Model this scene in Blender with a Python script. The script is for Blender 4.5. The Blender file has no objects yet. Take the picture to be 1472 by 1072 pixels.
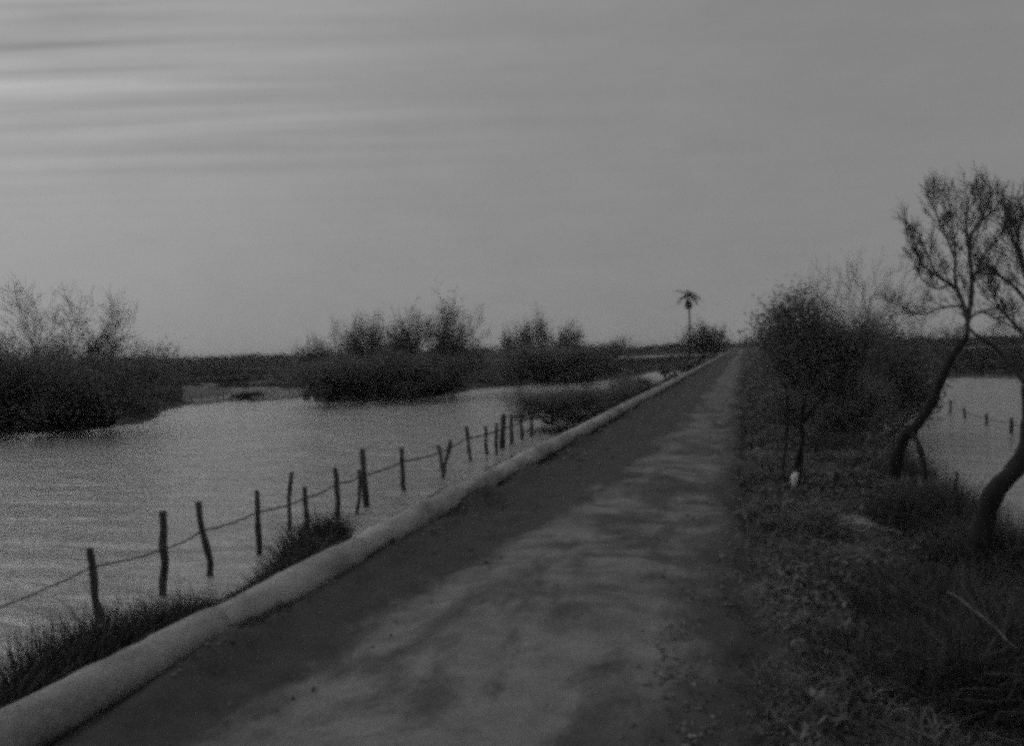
import bpy, math, random
import numpy as np
from mathutils import Vector, Matrix

S = bpy.context.scene
COL = S.collection
rad = math.radians

# ------------------------------------------------------------------ camera
F = 1308.0            # focal length in photograph pixels (1472 wide)
H = 2.2               # eye height above the track
PITCH, YAW, ROLL = math.atan(33 / F), math.atan(335 / F), math.atan(0.0271)
fwd = Vector((-math.sin(YAW) * math.cos(PITCH), math.cos(YAW) * math.cos(PITCH), -math.sin(PITCH)))
r0 = Vector((math.cos(YAW), math.sin(YAW), 0))
u0 = r0.cross(fwd)
rgt = r0 * math.cos(ROLL) - u0 * math.sin(ROLL)
upv = u0 * math.cos(ROLL) + r0 * math.sin(ROLL)
EYE = Vector((0, 0, H))
cd = bpy.data.cameras.new('camera')
cam = bpy.data.objects.new('camera', cd)
COL.objects.link(cam)
cam.matrix_world = Matrix(((rgt.x, upv.x, -fwd.x, 0), (rgt.y, upv.y, -fwd.y, 0), (rgt.z, upv.z, -fwd.z, H), (0, 0, 0, 1)))
cd.sensor_width = 36
cd.lens = 36 * F / 1472
cd.clip_start = 0.1
cd.clip_end = 9000
S.camera = cam

# ------------------------------------------------------------------ sky, sun, exposure
SUN_EL, SUN_AZ = rad(34), rad(-68)        # azimuth from +Y, negative = to the left of the track
sdir = Vector((math.sin(SUN_AZ) * math.cos(SUN_EL), math.cos(SUN_AZ) * math.cos(SUN_EL), math.sin(SUN_EL)))
W = bpy.data.worlds.new('World')
S.world = W
W.use_nodes = True
wn, wl = W.node_tree.nodes, W.node_tree.links
wn.clear()


def wnode(t, **k):
    n = wn.new(t)
    for a, b in k.items():
        setattr(n, a, b)
    return n


def wmath(op, a, b=None, c=None, clamp=False):
    n = wnode('ShaderNodeMath', operation=op, use_clamp=clamp)
    for i, v in enumerate((a, b, c)):
        if v is None:
            continue
        if isinstance(v, (int, float)):
            n.inputs[i].default_value = v
        else:
            wl.new(v, n.inputs[i])
    return n.outputs[0]


sky = wnode('ShaderNodeTexSky', sky_type='NISHITA', sun_disc=False, sun_elevation=SUN_EL, sun_rotation=SUN_AZ)
sky.air_density, sky.dust_density, sky.ozone_density = 1.5, 4.0, 1.0
bw = wnode('ShaderNodeRGBToBW')
wl.new(sky.outputs[0], bw.inputs[0])
tc = wnode('ShaderNodeTexCoord')
dirv = tc.outputs['Generated']
sep = wnode('ShaderNodeSeparateXYZ')
wl.new(dirv, sep.inputs[0])
dz = sep.outputs[2]
dot = wnode('ShaderNodeVectorMath', operation='DOT_PRODUCT')
wl.new(dirv, dot.inputs[0])
dot.inputs[1].default_value = sdir
glow = wmath('MAXIMUM', dot.outputs['Value'], 0.0)
glow = wmath('POWER', glow, 4.6)
def wdot(v):
    n = wnode('ShaderNodeVectorMath', operation='DOT_PRODUCT')
    wl.new(dirv, n.inputs[0])
    n.inputs[1].default_value = v
    return n.outputs['Value']


zc = wmath('MAXIMUM', dz, 0.06)
cu = wmath('DIVIDE', wdot(tuple(r0)), zc)          # position on a level cloud sheet, across and along the view
cv = wmath('DIVIDE', wdot((-r0.y, r0.x, 0)), zc)
cvec = wnode('ShaderNodeCombineXYZ')
wl.new(wmath('MULTIPLY', cu, 0.30), cvec.inputs[0])
wl.new(wmath('MULTIPLY_ADD', cu, 0.05, wmath('MULTIPLY', cv, 2.7)), cvec.inputs[1])
nz = wnode('ShaderNodeTexNoise')
nz.inputs['Scale'].default_value = 1.5
nz.inputs['Detail'].default_value = 4
nz.inputs['Roughness'].default_value = 0.45
nz.inputs['Distortion'].default_value = 0.25
wl.new(cvec.outputs[0], nz.inputs['Vector'])
streak = wmath('SUBTRACT', nz.outputs[0], 0.5)
el = wnode('ShaderNodeMapRange', interpolation_type='SMOOTHSTEP')
wl.new(dz, el.inputs[0])
el.inputs[1].default_value, el.inputs[2].default_value = 0.13, 0.30      # the streaky bank hangs above the haze
amp = wmath('MULTIPLY_ADD', wmath('MULTIPLY', wmath('POWER', glow, 1.5), el.outputs[0]), 6.5, 0.07)
streak = wmath('MULTIPLY', streak, amp)
mp2 = wnode('ShaderNodeMapping')
mp2.inputs['Scale'].default_value = (3.0, 3.0, 8.0)
wl.new(dirv, mp2.inputs[0])
nz2 = wnode('ShaderNodeTexNoise')
nz2.inputs['Scale'].default_value = 2.0
nz2.inputs['Detail'].default_value = 12
nz2.inputs['Roughness'].default_value = 0.74
wl.new(mp2.outputs[0], nz2.inputs['Vector'])
mott = wmath('MULTIPLY', wmath('SUBTRACT', nz2.outputs[0], 0.5), 0.34)
base = wmath('MULTIPLY_ADD', glow, 1.15, 1.0)
base = wmath('ADD', wmath('ADD', base, streak), mott)
over = wmath('MULTIPLY', base, 2.46)
mixs = wmath('ADD', wmath('MULTIPLY', over, 0.9), wmath('MULTIPLY', wmath('MINIMUM', bw.outputs[0], 8.0), 0.04))
comb = wnode('ShaderNodeCombineColor')
for i in range(3):
    wl.new(mixs, comb.inputs[i])
bg = wnode('ShaderNodeBackground')
bg.inputs['Strength'].default_value = 0.1
wl.new(comb.outputs[0], bg.inputs[0])
wo = wnode('ShaderNodeOutputWorld')
wl.new(bg.outputs[0], wo.inputs[0])

sl = bpy.data.lights.new('sun', 'SUN')
sl.energy = 0.5
sl.angle = rad(70)
so = bpy.data.objects.new('sun', sl)
so.rotation_euler = sdir.to_track_quat('Z', 'Y').to_euler()
COL.objects.link(so)

S.view_settings.view_transform = 'Standard'
S.view_settings.look = 'None'
S.view_settings.exposure = 0.0
S.view_settings.gamma = 1.0
S.view_settings.use_curve_mapping = False
S.cycles.pixel_filter_type = 'GAUSSIAN'
S.cycles.filter_width = 4.6
S.cycles.use_denoising = False
S.cycles.use_adaptive_sampling = True
S.cycles.adaptive_threshold = 0.25
S.cycles.adaptive_min_samples = 10
S.cycles.max_bounces = 6
S.cycles.diffuse_bounces = 4


# ------------------------------------------------------------------ helpers
def ray(px, py):
    return (fwd * F + rgt * (px - 736) + upv * (536 - py)).normalized()


def at_z(px, py, z):
    d = ray(px, py)
    return EYE + d * ((z - H) / d.z)


def at_y(px, py, Y):
    d = ray(px, py)
    return EYE + d * (Y / d.y)


def on_line(px, X, z):
    """Y on the line x=X, height z, that projects to column px."""
    lo, hi = 3.0, 900.0
    for _ in range(60):
        m = (lo + hi) / 2
        v = Vector((X, m, z)) - EYE
        q = 736 + F * v.dot(rgt) / v.dot(fwd)
        if (q < px) == (X < 0):
            lo = m
        else:
            hi = m
    return (lo + hi) / 2


def pxy(p):
    v = Vector(p) - EYE
    k = F / v.dot(fwd)
    return 736 + v.dot(rgt) * k, 536 - v.dot(upv) * k


def npmesh(name, V, T=None, Q=None, smooth=False):
    me = bpy.data.meshes.new(name)
    V = np.asarray(V, dtype=np.float32).reshape(-1, 3)
    nT = 0 if T is None else len(T)
    nQ = 0 if Q is None else len(Q)
    me.vertices.add(len(V))
    me.vertices.foreach_set('co', V.ravel())
    me.loops.add(nT * 3 + nQ * 4)
    parts = []
    if nT:
        parts.append(np.asarray(T, dtype=np.int32).ravel())
    if nQ:
        parts.append(np.asarray(Q, dtype=np.int32).ravel())
    me.loops.foreach_set('vertex_index', np.concatenate(parts))
    me.polygons.add(nT + nQ)
    st = np.concatenate([np.arange(nT) * 3, nT * 3 + np.arange(nQ) * 4]).astype(np.int32)
    me.polygons.foreach_set('loop_start', st)
    me.polygons.foreach_set('use_smooth', np.full(nT + nQ, smooth))
    me.update(calc_edges=True)
    me.validate()
    return me


def link(name, me, mat=None, parent=None, **props):
    o = bpy.data.objects.new(name, me)
    COL.objects.link(o)
    if mat is not None and me is not None and not me.materials:
        me.materials.append(mat)
    if parent is not None:
        o.parent = parent
    for k, v in props.items():
        o[k] = v
    return o


def empty(name, loc, label, cat, group=None):
    o = bpy.data.objects.new(name, None)
    COL.objects.link(o)
    o.location = loc
    o['label'] = label
    o['category'] = cat
    if group:
        o['group'] = group
    return o


class Acc:
    def __init__(s):
        s.V, s.T, s.Q, s.n = [], [], [], 0

    def tube(s, pts, radii, sides=5, cap=True):
        pts = [Vector(p) for p in pts]
        n = len(pts)
        a = None
        rings = []
        for i, p in enumerate(pts):
            t = (pts[min(i + 1, n - 1)] - pts[max(i - 1, 0)])
            if t.length < 1e-9:
                t = Vector((0, 0, 1))
            t.normalize()
            if a is None:
                a = t.orthogonal().normalized()
            a = (a - t * a.dot(t))
            a = a.normalized() if a.length > 1e-6 else t.orthogonal().normalized()
            b = t.cross(a)
            for k in range(sides):
                w = 2 * math.pi * k / sides
                q = p + (a * math.cos(w) + b * math.sin(w)) * radii[i]
                s.V.append((q.x, q.y, q.z))
        for i in range(n - 1):
            for k in range(sides):
                k2 = (k + 1) % sides
                o = s.n + i * sides
                s.Q.append((o + k, o + k2, o + k2 + sides, o + k + sides))
        if cap:
            for base, flip in ((s.n, True), (s.n + (n - 1) * sides, False)):
                for k in range(1, sides - 1):
                    s.T.append((base, base + k + 1, base + k) if flip else (base, base + k, base + k + 1))
        s.n += n * sides

    def add(s, V, T):
        s.V.extend(V)
        s.T.extend([(a + s.n, b + s.n, c + s.n) for a, b, c in T])
        s.n += len(V)

    def mesh(s, name, smooth=True):
        return npmesh(name, s.V, s.T or None, s.Q or None, smooth)


def hash2(ix, iy, seed):
    h = (ix.astype(np.int64) * 374761393 + iy.astype(np.int64) * 668265263 + seed * 144665) & 0x7fffffff
    h = ((h ^ (h >> 13)) * 1274126177) & 0x7fffffff
    return ((h ^ (h >> 16)) & 0xffff) / 65535.0


def vnoise(x, y, seed=0):
    x = np.asarray(x, float)
    y = np.asarray(y, float)
    ix, iy = np.floor(x), np.floor(y)
    fx, fy = x - ix, y - iy
    fx = fx * fx * (3 - 2 * fx)
    fy = fy * fy * (3 - 2 * fy)
    a, b = hash2(ix, iy, seed), hash2(ix + 1, iy, seed)
    c, d = hash2(ix, iy + 1, seed), hash2(ix + 1, iy + 1, seed)
    return (a * (1 - fx) + b * fx) * (1 - fy) + (c * (1 - fx) + d * fx) * fy


def fbm(x, y, seed=0, o=4):
    r, a, s = 0, 0.5, 0
    for i in range(o):
        r = r + a * vnoise(x, y, seed + i * 17)
        s += a
        a *= 0.5
        x, y = x * 2.03, y * 2.03
    return r / s


def sst(a, b, x):
    t = np.clip((x - a) / (b - a), 0, 1)
    return t * t * (3 - 2 * t)


# ------------------------------------------------------------------ materials
class Mat:
    def __init__(s, name, rough=0.9, spec=0.25):
        s.m = bpy.data.materials.new(name)
        s.m.use_nodes = True
        s.n, s.l = s.m.node_tree.nodes, s.m.node_tree.links
        s.b = s.n['Principled BSDF']
        s.b.inputs['Roughness'].default_value = rough
        s.b.inputs['Specular IOR Level'].default_value = spec
        s.geo = s.n.new('ShaderNodeNewGeometry')
        s.tc = s.n.new('ShaderNodeTexCoord')

    def noise(s, scale, detail=5, rough=0.55, stretch=(1, 1, 1), coord=None, dist=0.0, off=(0, 0, 0)):
        mp = s.n.new('ShaderNodeMapping')
        mp.inputs['Scale'].default_value = stretch
        mp.inputs['Location'].default_value = off
        s.l.new(coord or s.tc.outputs['Object'], mp.inputs[0])
        n = s.n.new('ShaderNodeTexNoise')
        n.inputs['Scale'].default_value = scale
        n.inputs['Detail'].default_value = detail
        n.inputs['Roughness'].default_value = rough
        n.inputs['Distortion'].default_value = dist
        s.l.new(mp.outputs[0], n.inputs['Vector'])
        return n.outputs[0]

    def math(s, op, a, b=None, c=None, clamp=False):
        n = s.n.new('ShaderNodeMath')
        n.operation = op
        n.use_clamp = clamp
        for i, v in enumerate((a, b, c)):
            if v is None:
                continue
            if isinstance(v, (int, float)):
                n.inputs[i].default_value = v
            else:
                s.l.new(v, n.inputs[i])
        return n.outputs[0]

    def ramp(s, v, stops):
        n = s.n.new('ShaderNodeValToRGB')
        e = n.color_ramp.elements
        while len(e) < len(stops):
            e.new(0.5)
        for el, (p, c) in zip(e, stops):
            el.position = p
            el.color = (c, c, c, 1)
        s.l.new(v, n.inputs[0])
        return n.outputs[0]

    def color(s, v):
        if isinstance(v, (int, float)):
            s.b.inputs['Base Color'].default_value = (v, v, v, 1)
        else:
            s.l.new(v, s.b.inputs['Base Color'])
        return s

    def bump(s, v, strength, dist):
        n = s.n.new('ShaderNodeBump')
        n.inputs['Strength'].default_value = strength
        n.inputs['Distance'].default_value = dist
        s.l.new(v, n.inputs['Height'])
        s.l.new(n.outputs[0], s.b.inputs['Normal'])
        return s

    def sep(s):
        n = s.n.new('ShaderNodeSeparateXYZ')
        s.l.new(s.tc.outputs['Object'], n.inputs[0])
        return n.outputs


def island_mat(name, lo, hi, rough=0.85, trans=False):
    m = Mat(name, rough, 0.2)
    c = m.ramp(m.geo.outputs['Random Per Island'], [(0, lo), (0.7, (lo + hi) / 2), (1, hi)])
    m.color(c)
    if trans:      # thin leaves pass part of the light
        t = m.n.new('ShaderNodeBsdfTranslucent')
        m.l.new(c, t.inputs[0])
        mx = m.n.new('ShaderNodeAddShader')
        m.l.new(m.b.outputs[0], mx.inputs[0])
        m.l.new(t.outputs[0], mx.inputs[1])
        m.l.new(mx.outputs[0], m.n['Material Output'].inputs[0])
    return m.m


# soil of banks and verge
g = Mat('bank_soil')
a = g.noise(1.1, 6, 0.6)
b = g.noise(9.0, 5, 0.6)
g.color(g.ramp(g.math('MULTIPLY_ADD', b, 0.5, g.math('MULTIPLY', a, 0.5)), [(0.35, 0.03), (0.5, 0.07), (0.62, 0.15)]))
g.bump(g.math('ADD', b, g.noise(40, 3)), 0.7, 0.05)
M_SOIL = g.m

# packed dirt of the track: dry pale wheel band, damp darker left side, blotches
g = Mat('track_dirt', 0.95, 0.15)
x, y, z = g.sep()
wob = g.math('MULTIPLY', g.math('SUBTRACT', g.noise(0.8, 7, 0.68, (1, 0.6, 1)), 0.5), 2.2)
xx = g.math('ADD', x, wob)
yn = g.math('MULTIPLY', y, 1 / 30.0, clamp=True)
xb = g.ramp(yn, [(0.0, (4 - 2.75) / 4), (0.16, (4 - 2.8) / 4), (0.22, (4 - 2.95) / 4), (0.31, (4 - 2.6) / 4), (0.4, (4 - 2.15) / 4), (0.5, (4 - 1.9) / 4), (0.8, (4 - 1.5) / 4)])
rel_x = g.math('SUBTRACT', xx, g.math('MULTIPLY_ADD', xb, 4.0, -4.0))
band = g.n.new('ShaderNodeMapRange')
band.interpolation_type = 'SMOOTHSTEP'
g.l.new(rel_x, band.inputs[0])
band.inputs[1].default_value, band.inputs[2].default_value = -0.28, 0.12
band2 = g.n.new('ShaderNodeMapRange')
band2.interpolation_type = 'SMOOTHSTEP'
g.l.new(xx, band2.inputs[0])
band2.inputs[1].default_value, band2.inputs[2].default_value = -0.15, -0.95
pale = g.math('MULTIPLY', band.outputs[0], band2.outputs[0])
blot = g.ramp(g.noise(0.75, 7, 0.68, (1.25, 0.6, 1), off=(3.7, 1.9, 0), dist=0.5), [(0.40, 0.0), (0.51, 1.0)])
rip = g.ramp(g.noise(1.1, 6, 0.68, (0.9, 1.9, 1), dist=0.6), [(0.40, 0.25), (0.56, 1.0)])
farm = g.n.new('ShaderNodeMapRange')
g.l.new(y, farm.inputs[0])
farm.inputs[1].default_value, farm.inputs[2].default_value = 5.5, 9.0
ripf = g.math('MULTIPLY_ADD', farm.outputs[0], g.math('SUBTRACT', rip, 1.0), 1.0)
pale = g.math('MULTIPLY', g.math('MULTIPLY', pale, g.math('MULTIPLY_ADD', blot, 0.75, 0.25)), ripf)
fine = g.noise(26, 6, 0.7)
med = g.noise(3.0, 6, 0.65)
colr = g.math('MULTIPLY_ADD', pale, 0.15, 0.066)
colr = g.math('MULTIPLY', colr, g.math('MULTIPLY_ADD', fine, 0.9, g.math('MULTIPLY_ADD', med, 1.1, 0.0)))
cc = g.n.new('ShaderNodeCombineColor')
for i in range(3):
    g.l.new(colr, cc.inputs[i])
g.color(cc.outputs[0])
g.bump(g.math('ADD', g.math('MULTIPLY', fine, 0.6), med), 0.6, 0.05)
M_ROAD = g.m

# muddy flood water
g = Mat('flood_water', 0.22, 0.5)
g.b.inputs['IOR'].default_value = 1.33
g.color(g.ramp(g.noise(0.08, 3), [(0.3, 0.28), (0.7, 0.36)]))
w1 = g.noise(1.3, 5, 0.6, (0.4, 1.3, 1), dist=0.7)
w2 = g.noise(0.35, 3, 0.5, (0.6, 1.5, 1))
w3 = g.noise(7.0, 3, 0.5, (0.6, 1.2, 1))
g.bump(g.math('ADD', g.math('MULTIPLY_ADD', w2, 2.4, w1), g.math('MULTIPLY', w3, 0.12)), 1.0, 0.34)
M_WATER = g.m

# concrete pipe
g = Mat('weathered_concrete', 0.88, 0.2)
st = g.noise(1.3, 7, 0.65, (1, 0.55, 1))
fi = g.noise(22, 5, 0.7)
g.color(g.ramp(g.math('MULTIPLY_ADD', st, 0.7, g.math('MULTIPLY', fi, 0.3)), [(0.36, 0.15), (0.46, 0.28), (0.56, 0.42), (0.68, 0.5)]))
g.bump(g.math('MULTIPLY_ADD', fi, 0.6, g.noise(5, 6, 0.7)), 0.9, 0.05)
M_PIPE = g.m
# the nearest pipe length gets a darker tone of the same concrete
g.m.name = 'paler_concrete'
M_PIPE2 = g.m.copy()
M_PIPE2.name = 'darker_concrete'
for el, v in zip([n for n in M_PIPE2.node_tree.nodes if n.type == 'VALTORGB'][0].color_ramp.elements, (0.13, 0.25, 0.36, 0.46)):
    el.color = (v, v, v, 1)
for el, v in zip([n for n in M_PIPE.node_tree.nodes if n.type == 'VALTORGB'][0].color_ramp.elements, (0.15, 0.30, 0.44, 0.58)):
    el.color = (v, v, v, 1)

g = Mat('rough_wood', 0.9, 0.2)
g.color(g.ramp(g.noise(14, 4, 0.6, (1, 1, 0.15)), [(0.35, 0.03), (0.65, 0.085)]))
g.bump(g.noise(30, 4, 0.6, (1, 1, 0.1)), 0.7, 0.01)
M_WOOD = g.m
g = Mat('dark_bark', 0.9, 0.2)
g.color(g.ramp(g.noise(9, 5, 0.65, (1, 1, 0.35)), [(0.35, 0.015), (0.68, 0.035)]))
g.bump(g.noise(22, 4, 0.65, (1, 1, 0.3)), 0.9, 0.02)
M_BARK = g.m
g = Mat('weathered_twig', 0.9, 0.2)
g.color(g.ramp(g.noise(3, 3), [(0.3, 0.06), (0.7, 0.10)]))
M_TWIG = g.m
g = Mat('rusty_wire', 0.7, 0.4)
g.color(g.ramp(g.noise(8, 3), [(0.3, 0.04), (0.7, 0.07)]))
M_WIRE = g.m
M_LEAF = island_mat('dark_foliage', 0.07, 0.13, trans=True)
M_LEAF2 = island_mat('marsh_foliage', 0.045, 0.085)
M_GRASS = island_mat('verge_grass', 0.05, 0.22)
M_TUFT = island_mat('bank_grass', 0.035, 0.11)
M_LITTER = island_mat('dead_leaf_litter', 0.04, 0.24)
M_REED = island_mat('dry_reed', 0.4, 0.62)
g = Mat('white_plastic', 0.5, 0.5)
g.color(g.ramp(g.noise(12, 4), [(0.3, 0.6), (0.7, 0.8)]))
M_WHITE = g.m
g = Mat('dry_straw', 0.8, 0.2)
g.color(g.ramp(g.noise(20, 3), [(0.3, 0.15), (0.7, 0.22)]))
M_STRAW = g.m
g = Mat('wet_mud', 0.3, 0.5)
g.color(g.ramp(g.noise(3, 5), [(0.3, 0.2), (0.7, 0.32)]))
g.bump(g.noise(12, 4), 0.4, 0.02)
M_MUD = g.m

# ------------------------------------------------------------------ terrain
WZ = -0.70
# far shoreline of the left and right flood, from the photograph
SH = [(-400, 640), (0, 622), (120, 618), (212, 606), (236, 586), (330, 572), (342, 556), (440, 550), (455, 577), (560, 574), (640, 568), (690, 558), (760, 551), (850, 549), (905, 543), (960, 530),
      (1200, 545), (1290, 556), (1320, 546), (1390, 542), (1480, 544), (1700, 548)]
shA, shD = [], []
for px, py in SH:
    p = at_z(px, py, WZ)
    shA.append(math.atan2(p.x, p.y))
    shD.append(math.hypot(p.x, p.y))
shA, shD = np.array(shA), np.array(shD)


MOUNDS = [(on_line(px, -3.8, 0.1), h_) for px, h_ in ((330, .13), (420, .07), (560, .12), (688, .25), (740, .14), (830, .14), (200, .05), (505, .06), (620, .10))]


def height(x, y):
    x = np.asarray(x, float)
    y = np.asarray(y, float)
    n1 = fbm(x * 0.35, y * 0.35, 3)
    n2 = fbm(x * 1.7, y * 1.7, 9, 3)
    wob = (fbm(y * 0.22, y * 0 + 4.0, 21) - 0.5) * 1.3
    dist = np.hypot(x, y)
    ang = np.arctan2(x, np.maximum(y, 0.01))
    sd = np.interp(ang, shA, shD) + (fbm(x * 0.12, y * 0.12, 5) - 0.5) * 4 - 1.5
    land = sst(-1.5, 1.5, dist - sd)
    farz = -0.42 + 0.35 * (fbm(x * 0.05, y * 0.05, 8) - 0.5) + 0.10 * (n2 - 0.5)
    # thin channels of open water far out on the marsh
    ch = np.exp(-((y - 255 - 0.25 * x) / 22.0) ** 2) * sst(0.42, 0.55, fbm(x * 0.010, y * 0.010, 31))
    ch = ch + np.exp(-((y - 128 - 0.1 * x) / 7.0) ** 2) * sst(0.5, 0.6, fbm(x * 0.03, y * 0.02, 37)) * (x < -12)
    farz = farz - 0.75 * np.clip(ch, 0, 1)
    z = -1.35 + (farz + 1.35) * land
    # causeway
    lft = sst(-7.1 + wob * 0.6 + 0.7 * sst(12, 18, y), -4.3, x)
    rgt_ = 1 - sst(2.3, 4.7 + wob, x)
    dyke = np.minimum(lft, rgt_)
    rough = np.where((x > -4.0) & (x < -0.1), 0.25, 1.0)
    dz_ = -0.03 + (n2 - 0.5) * 0.17 * rough + (n1 - 0.5) * 0.16 * rough
    dz_ = dz_ - 0.16 * sst(0.2, 2.4, x)
    dz_ = dz_ - 0.07 * np.exp(-((x - 0.08 + 0.3 * (fbm(y * 0.5, y * 0, 66) - 0.5)) / 0.16) ** 2)
    # earth banked against the pipe
    dz_ = dz_ + 0.05 * np.exp(-((x + 3.65) / 0.22) ** 2) * (vnoise(y * 0.9, y * 0, 44) > 0.45)
    for my, mh in MOUNDS:
        dz_ = dz_ + mh * np.exp(-((x + 3.78) / 0.26) ** 2 - ((y - my) / 0.8) ** 2)
    z = z + (dz_ - z) * dyke
    return z


def axis(lo, hi, c, step, grow):
    r = [c]
    s = step
    while r[-1] < hi:
        r.append(r[-1] + s)
        s *= grow
    l = [c]
    s = step
    while l[-1] > lo:
        l.append(l[-1] - s)
        s *= grow
    return np.array(sorted(set(l + r)))


xs = np.concatenate([-np.geomspace(9, 3500, 170)[::-1], np.linspace(-8.9, 8.9, 150), np.geomspace(9, 3500, 150)])
ys = np.concatenate([np.linspace(-15, 2.5, 12), np.geomspace(2.8, 4500, 430)])
X, Y = np.meshgrid(xs, ys)
Z = height(X, Y)
ny, nx = X.shape
idx = np.arange(nx * ny).reshape(ny, nx)
Q = np.stack([idx[:-1, :-1], idx[:-1, 1:], idx[1:, 1:], idx[1:, :-1]], -1).reshape(-1, 4)
link('ground', npmesh('ground', np.stack([X, Y, Z], -1), Q=Q, smooth=True), M_SOIL, kind='structure')

# the track surface
xs = np.linspace(-3.95, 0.35, 90)
ys = np.concatenate([np.linspace(-4, 2.5, 30), np.geomspace(2.6, 900, 420)])
X, Y = np.meshgrid(xs, ys)
edgeL = sst(-3.95, -3.55, X)
edgeR = 1 - sst(-0.35, 0.3, X + (fbm(Y * 0.7, Y * 0, 2) - 0.5) * 0.9 + (fbm(Y * 3.1, X * 2, 3) - 0.5) * 0.5)
crown = 0.05 * np.exp(-((X + 1.7) / 1.1) ** 2)
ruts = -0.03 * np.exp(-((X + 0.75) / 0.28) ** 2) - 0.035 * np.exp(-((X + 2.75) / 0.3) ** 2)
rel = 0.07 * (fbm(X * 1.3, Y * 0.9, 50) - 0.5) + 0.035 * (fbm(X * 6, Y * 5, 52, 3) - 0.5)
Z = height(X, Y) + 0.01 + (0.035 + crown + ruts + rel) * np.minimum(edgeL, edgeR) - 0.05 * (1 - edgeR) - 0.03 * (1 - edgeL)
ny, nx = X.shape
idx = np.arange(nx * ny).reshape(ny, nx)
Q = np.stack([idx[:-1, :-1], idx[:-1, 1:], idx[1:, 1:], idx[1:, :-1]], -1).reshape(-1, 4)
link('dirt_road', npmesh('dirt_road', np.stack([X, Y, Z], -1), Q=Q, smooth=True), M_ROAD, kind='structure')

V = [(-3500, -15, WZ), (3500, -15, WZ), (3500, 4500, WZ), (-3500, 4500, WZ)]
link('water', npmesh('water', V, Q=[(0, 1, 2, 3)]), M_WATER, kind='structure')


# ------------------------------------------------------------------ blades, leaves
def blades(P, hgt, wid, lean, rng, curl=0.5):
    """P (n,3) roots; returns V, T arrays: bent tapering blades of three triangles."""
    n = len(P)
    az = rng.uniform(0, 2 * np.pi, n)
    la = rng.uniform(0, 2 * np.pi, n)
    d = np.stack([np.cos(az), np.sin(az), 0 * az], 1) * (wid * 0.5)[:, None]
    l = np.stack([np.cos(la), np.sin(la), 0 * la], 1) * (lean * hgt)[:, None]
    up = np.zeros((n, 3))
    up[:, 2] = hgt
    b0, b1 = P - d, P + d
    m = P + up * 0.55 + l * 0.3
    m0, m1 = m - d * 0.75, m + d * 0.75
    t = P + up * (1 - curl * 0.3 * lean[:, None]) + l
    V = np.stack([b0, b1, m0, m1, t], 1).reshape(-1, 3)
    o = (np.arange(n) * 5)[:, None]
    T = np.concatenate([o + np.array([[0, 1, 3]]), o + np.array([[0, 3, 2]]), o + np.array([[2, 3, 4]])], 0)
    return V, T


def flakes(P, size, rng, flat=0.4):
    """small random leaf quads (2 tris) centred on P."""
    n = len(P)
    a = rng.normal(size=(n, 3))
    a[:, 2] *= flat
    a /= np.linalg.norm(a, axis=1)[:, None]
    b = rng.normal(size=(n, 3))
    b[:, 2] *= flat
    b -= a * (a * b).sum(1)[:, None]
    b /= np.linalg.norm(b, axis=1)[:, None]
    a *= size[:, None]
    b *= (size * 0.45)[:, None]
    V = np.stack([P - a, P + b, P + a, P - b], 1).reshape(-1, 3)
    Q = np.arange(n * 4).reshape(n, 4)
    return V, Q


# ------------------------------------------------------------------ pipe
def make_pipe():
    PR = 0.155
    root = empty('pipe', (-4.02, 8, 0), 'long pale concrete pipe lying along the left edge of the dirt track', 'pipe')
    joints = [-1.0]
    for px in (305, 505, 690, 800, 870, 925, 962, 990, 1010, 1024):
        joints.append(on_line(px, -4.02, PR))
    joints += [240, 330, 480]
    rng = random.Random(5)
    for i in range(len(joints) - 1):
        y0, y1 = joints[i], joints[i + 1]
        seg = Acc()
        L = y1 - y0
        n = max(8, min(110, int(L / 0.09)))
        sides = 24
        rr = PR * rng.uniform(0.995, 1.005)
        ox, oz = rng.uniform(-0.004, 0.004), rng.uniform(-0.003, 0.003)
        tilt = rng.uniform(-0.006, 0.006)
        pts, rs = [], []
        for k in range(n + 1):
            t = k / n
            yy = y0 + 0.003 + (L - 0.006) * t
            wx = 0.05 * (fbm(np.array(yy * 0.16), np.array(7.3), 61) - 0.5) * 2
            e = min(t, 1 - t) * L
            bell = 0.002 if t < 0.5 and e < 0.12 else 0.0
            rs.append((rr + bell) * (1.0 if e > 0.02 else 0.992))
            pts.append((ox + float(wx), yy - 8, PR - 0.035 + oz + tilt * (t - 0.5)))
        seg.tube(pts, rs, sides)
        me = seg.mesh('pipe_section')
        # uneven, chipped surface
        co = np.empty(len(me.vertices) * 3, np.float32)
        me.vertices.foreach_get('co', co)
        co = co.reshape(-1, 3)
        d = (fbm(co[:, 1] * 1.4, np.arctan2(co[:, 2] - PR, co[:, 0]) * 1.1 + 9, 70 + i) - 0.5) * 0.035
        d += (fbm(co[:, 1] * 7, np.arctan2(co[:, 2] - PR, co[:, 0]) * 3 + 20, 90 + i) - 0.5) * 0.022
        co[:, 0] += d * np.sign(co[:, 0])
        co[:, 2] += d
        me.vertices.foreach_set('co', co.ravel())
        link('pipe_section', me, M_PIPE2 if i == 0 else M_PIPE, root)


make_pipe()


# ------------------------------------------------------------------ fences
def crooked_post(h, r, lean, seed, kink=0.03):
    rng = random.Random(seed)
    a = Acc()
    n = 7
    pts, rs = [], []
    kx = ky = 0
    for i in range(n + 1):
        t = i / n
        kx += rng.uniform(-kink, kink)
        ky += rng.uniform(-kink, kink)
        pts.append((lean * t * h + kx, ky, t * h))
        rs.append(r * rng.uniform(0.78, 1.15) * (1.05 - 0.15 * t))
    a.tube(pts, rs, 7)
    return a.mesh('post'), [Vector(p) for p in pts]


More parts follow.
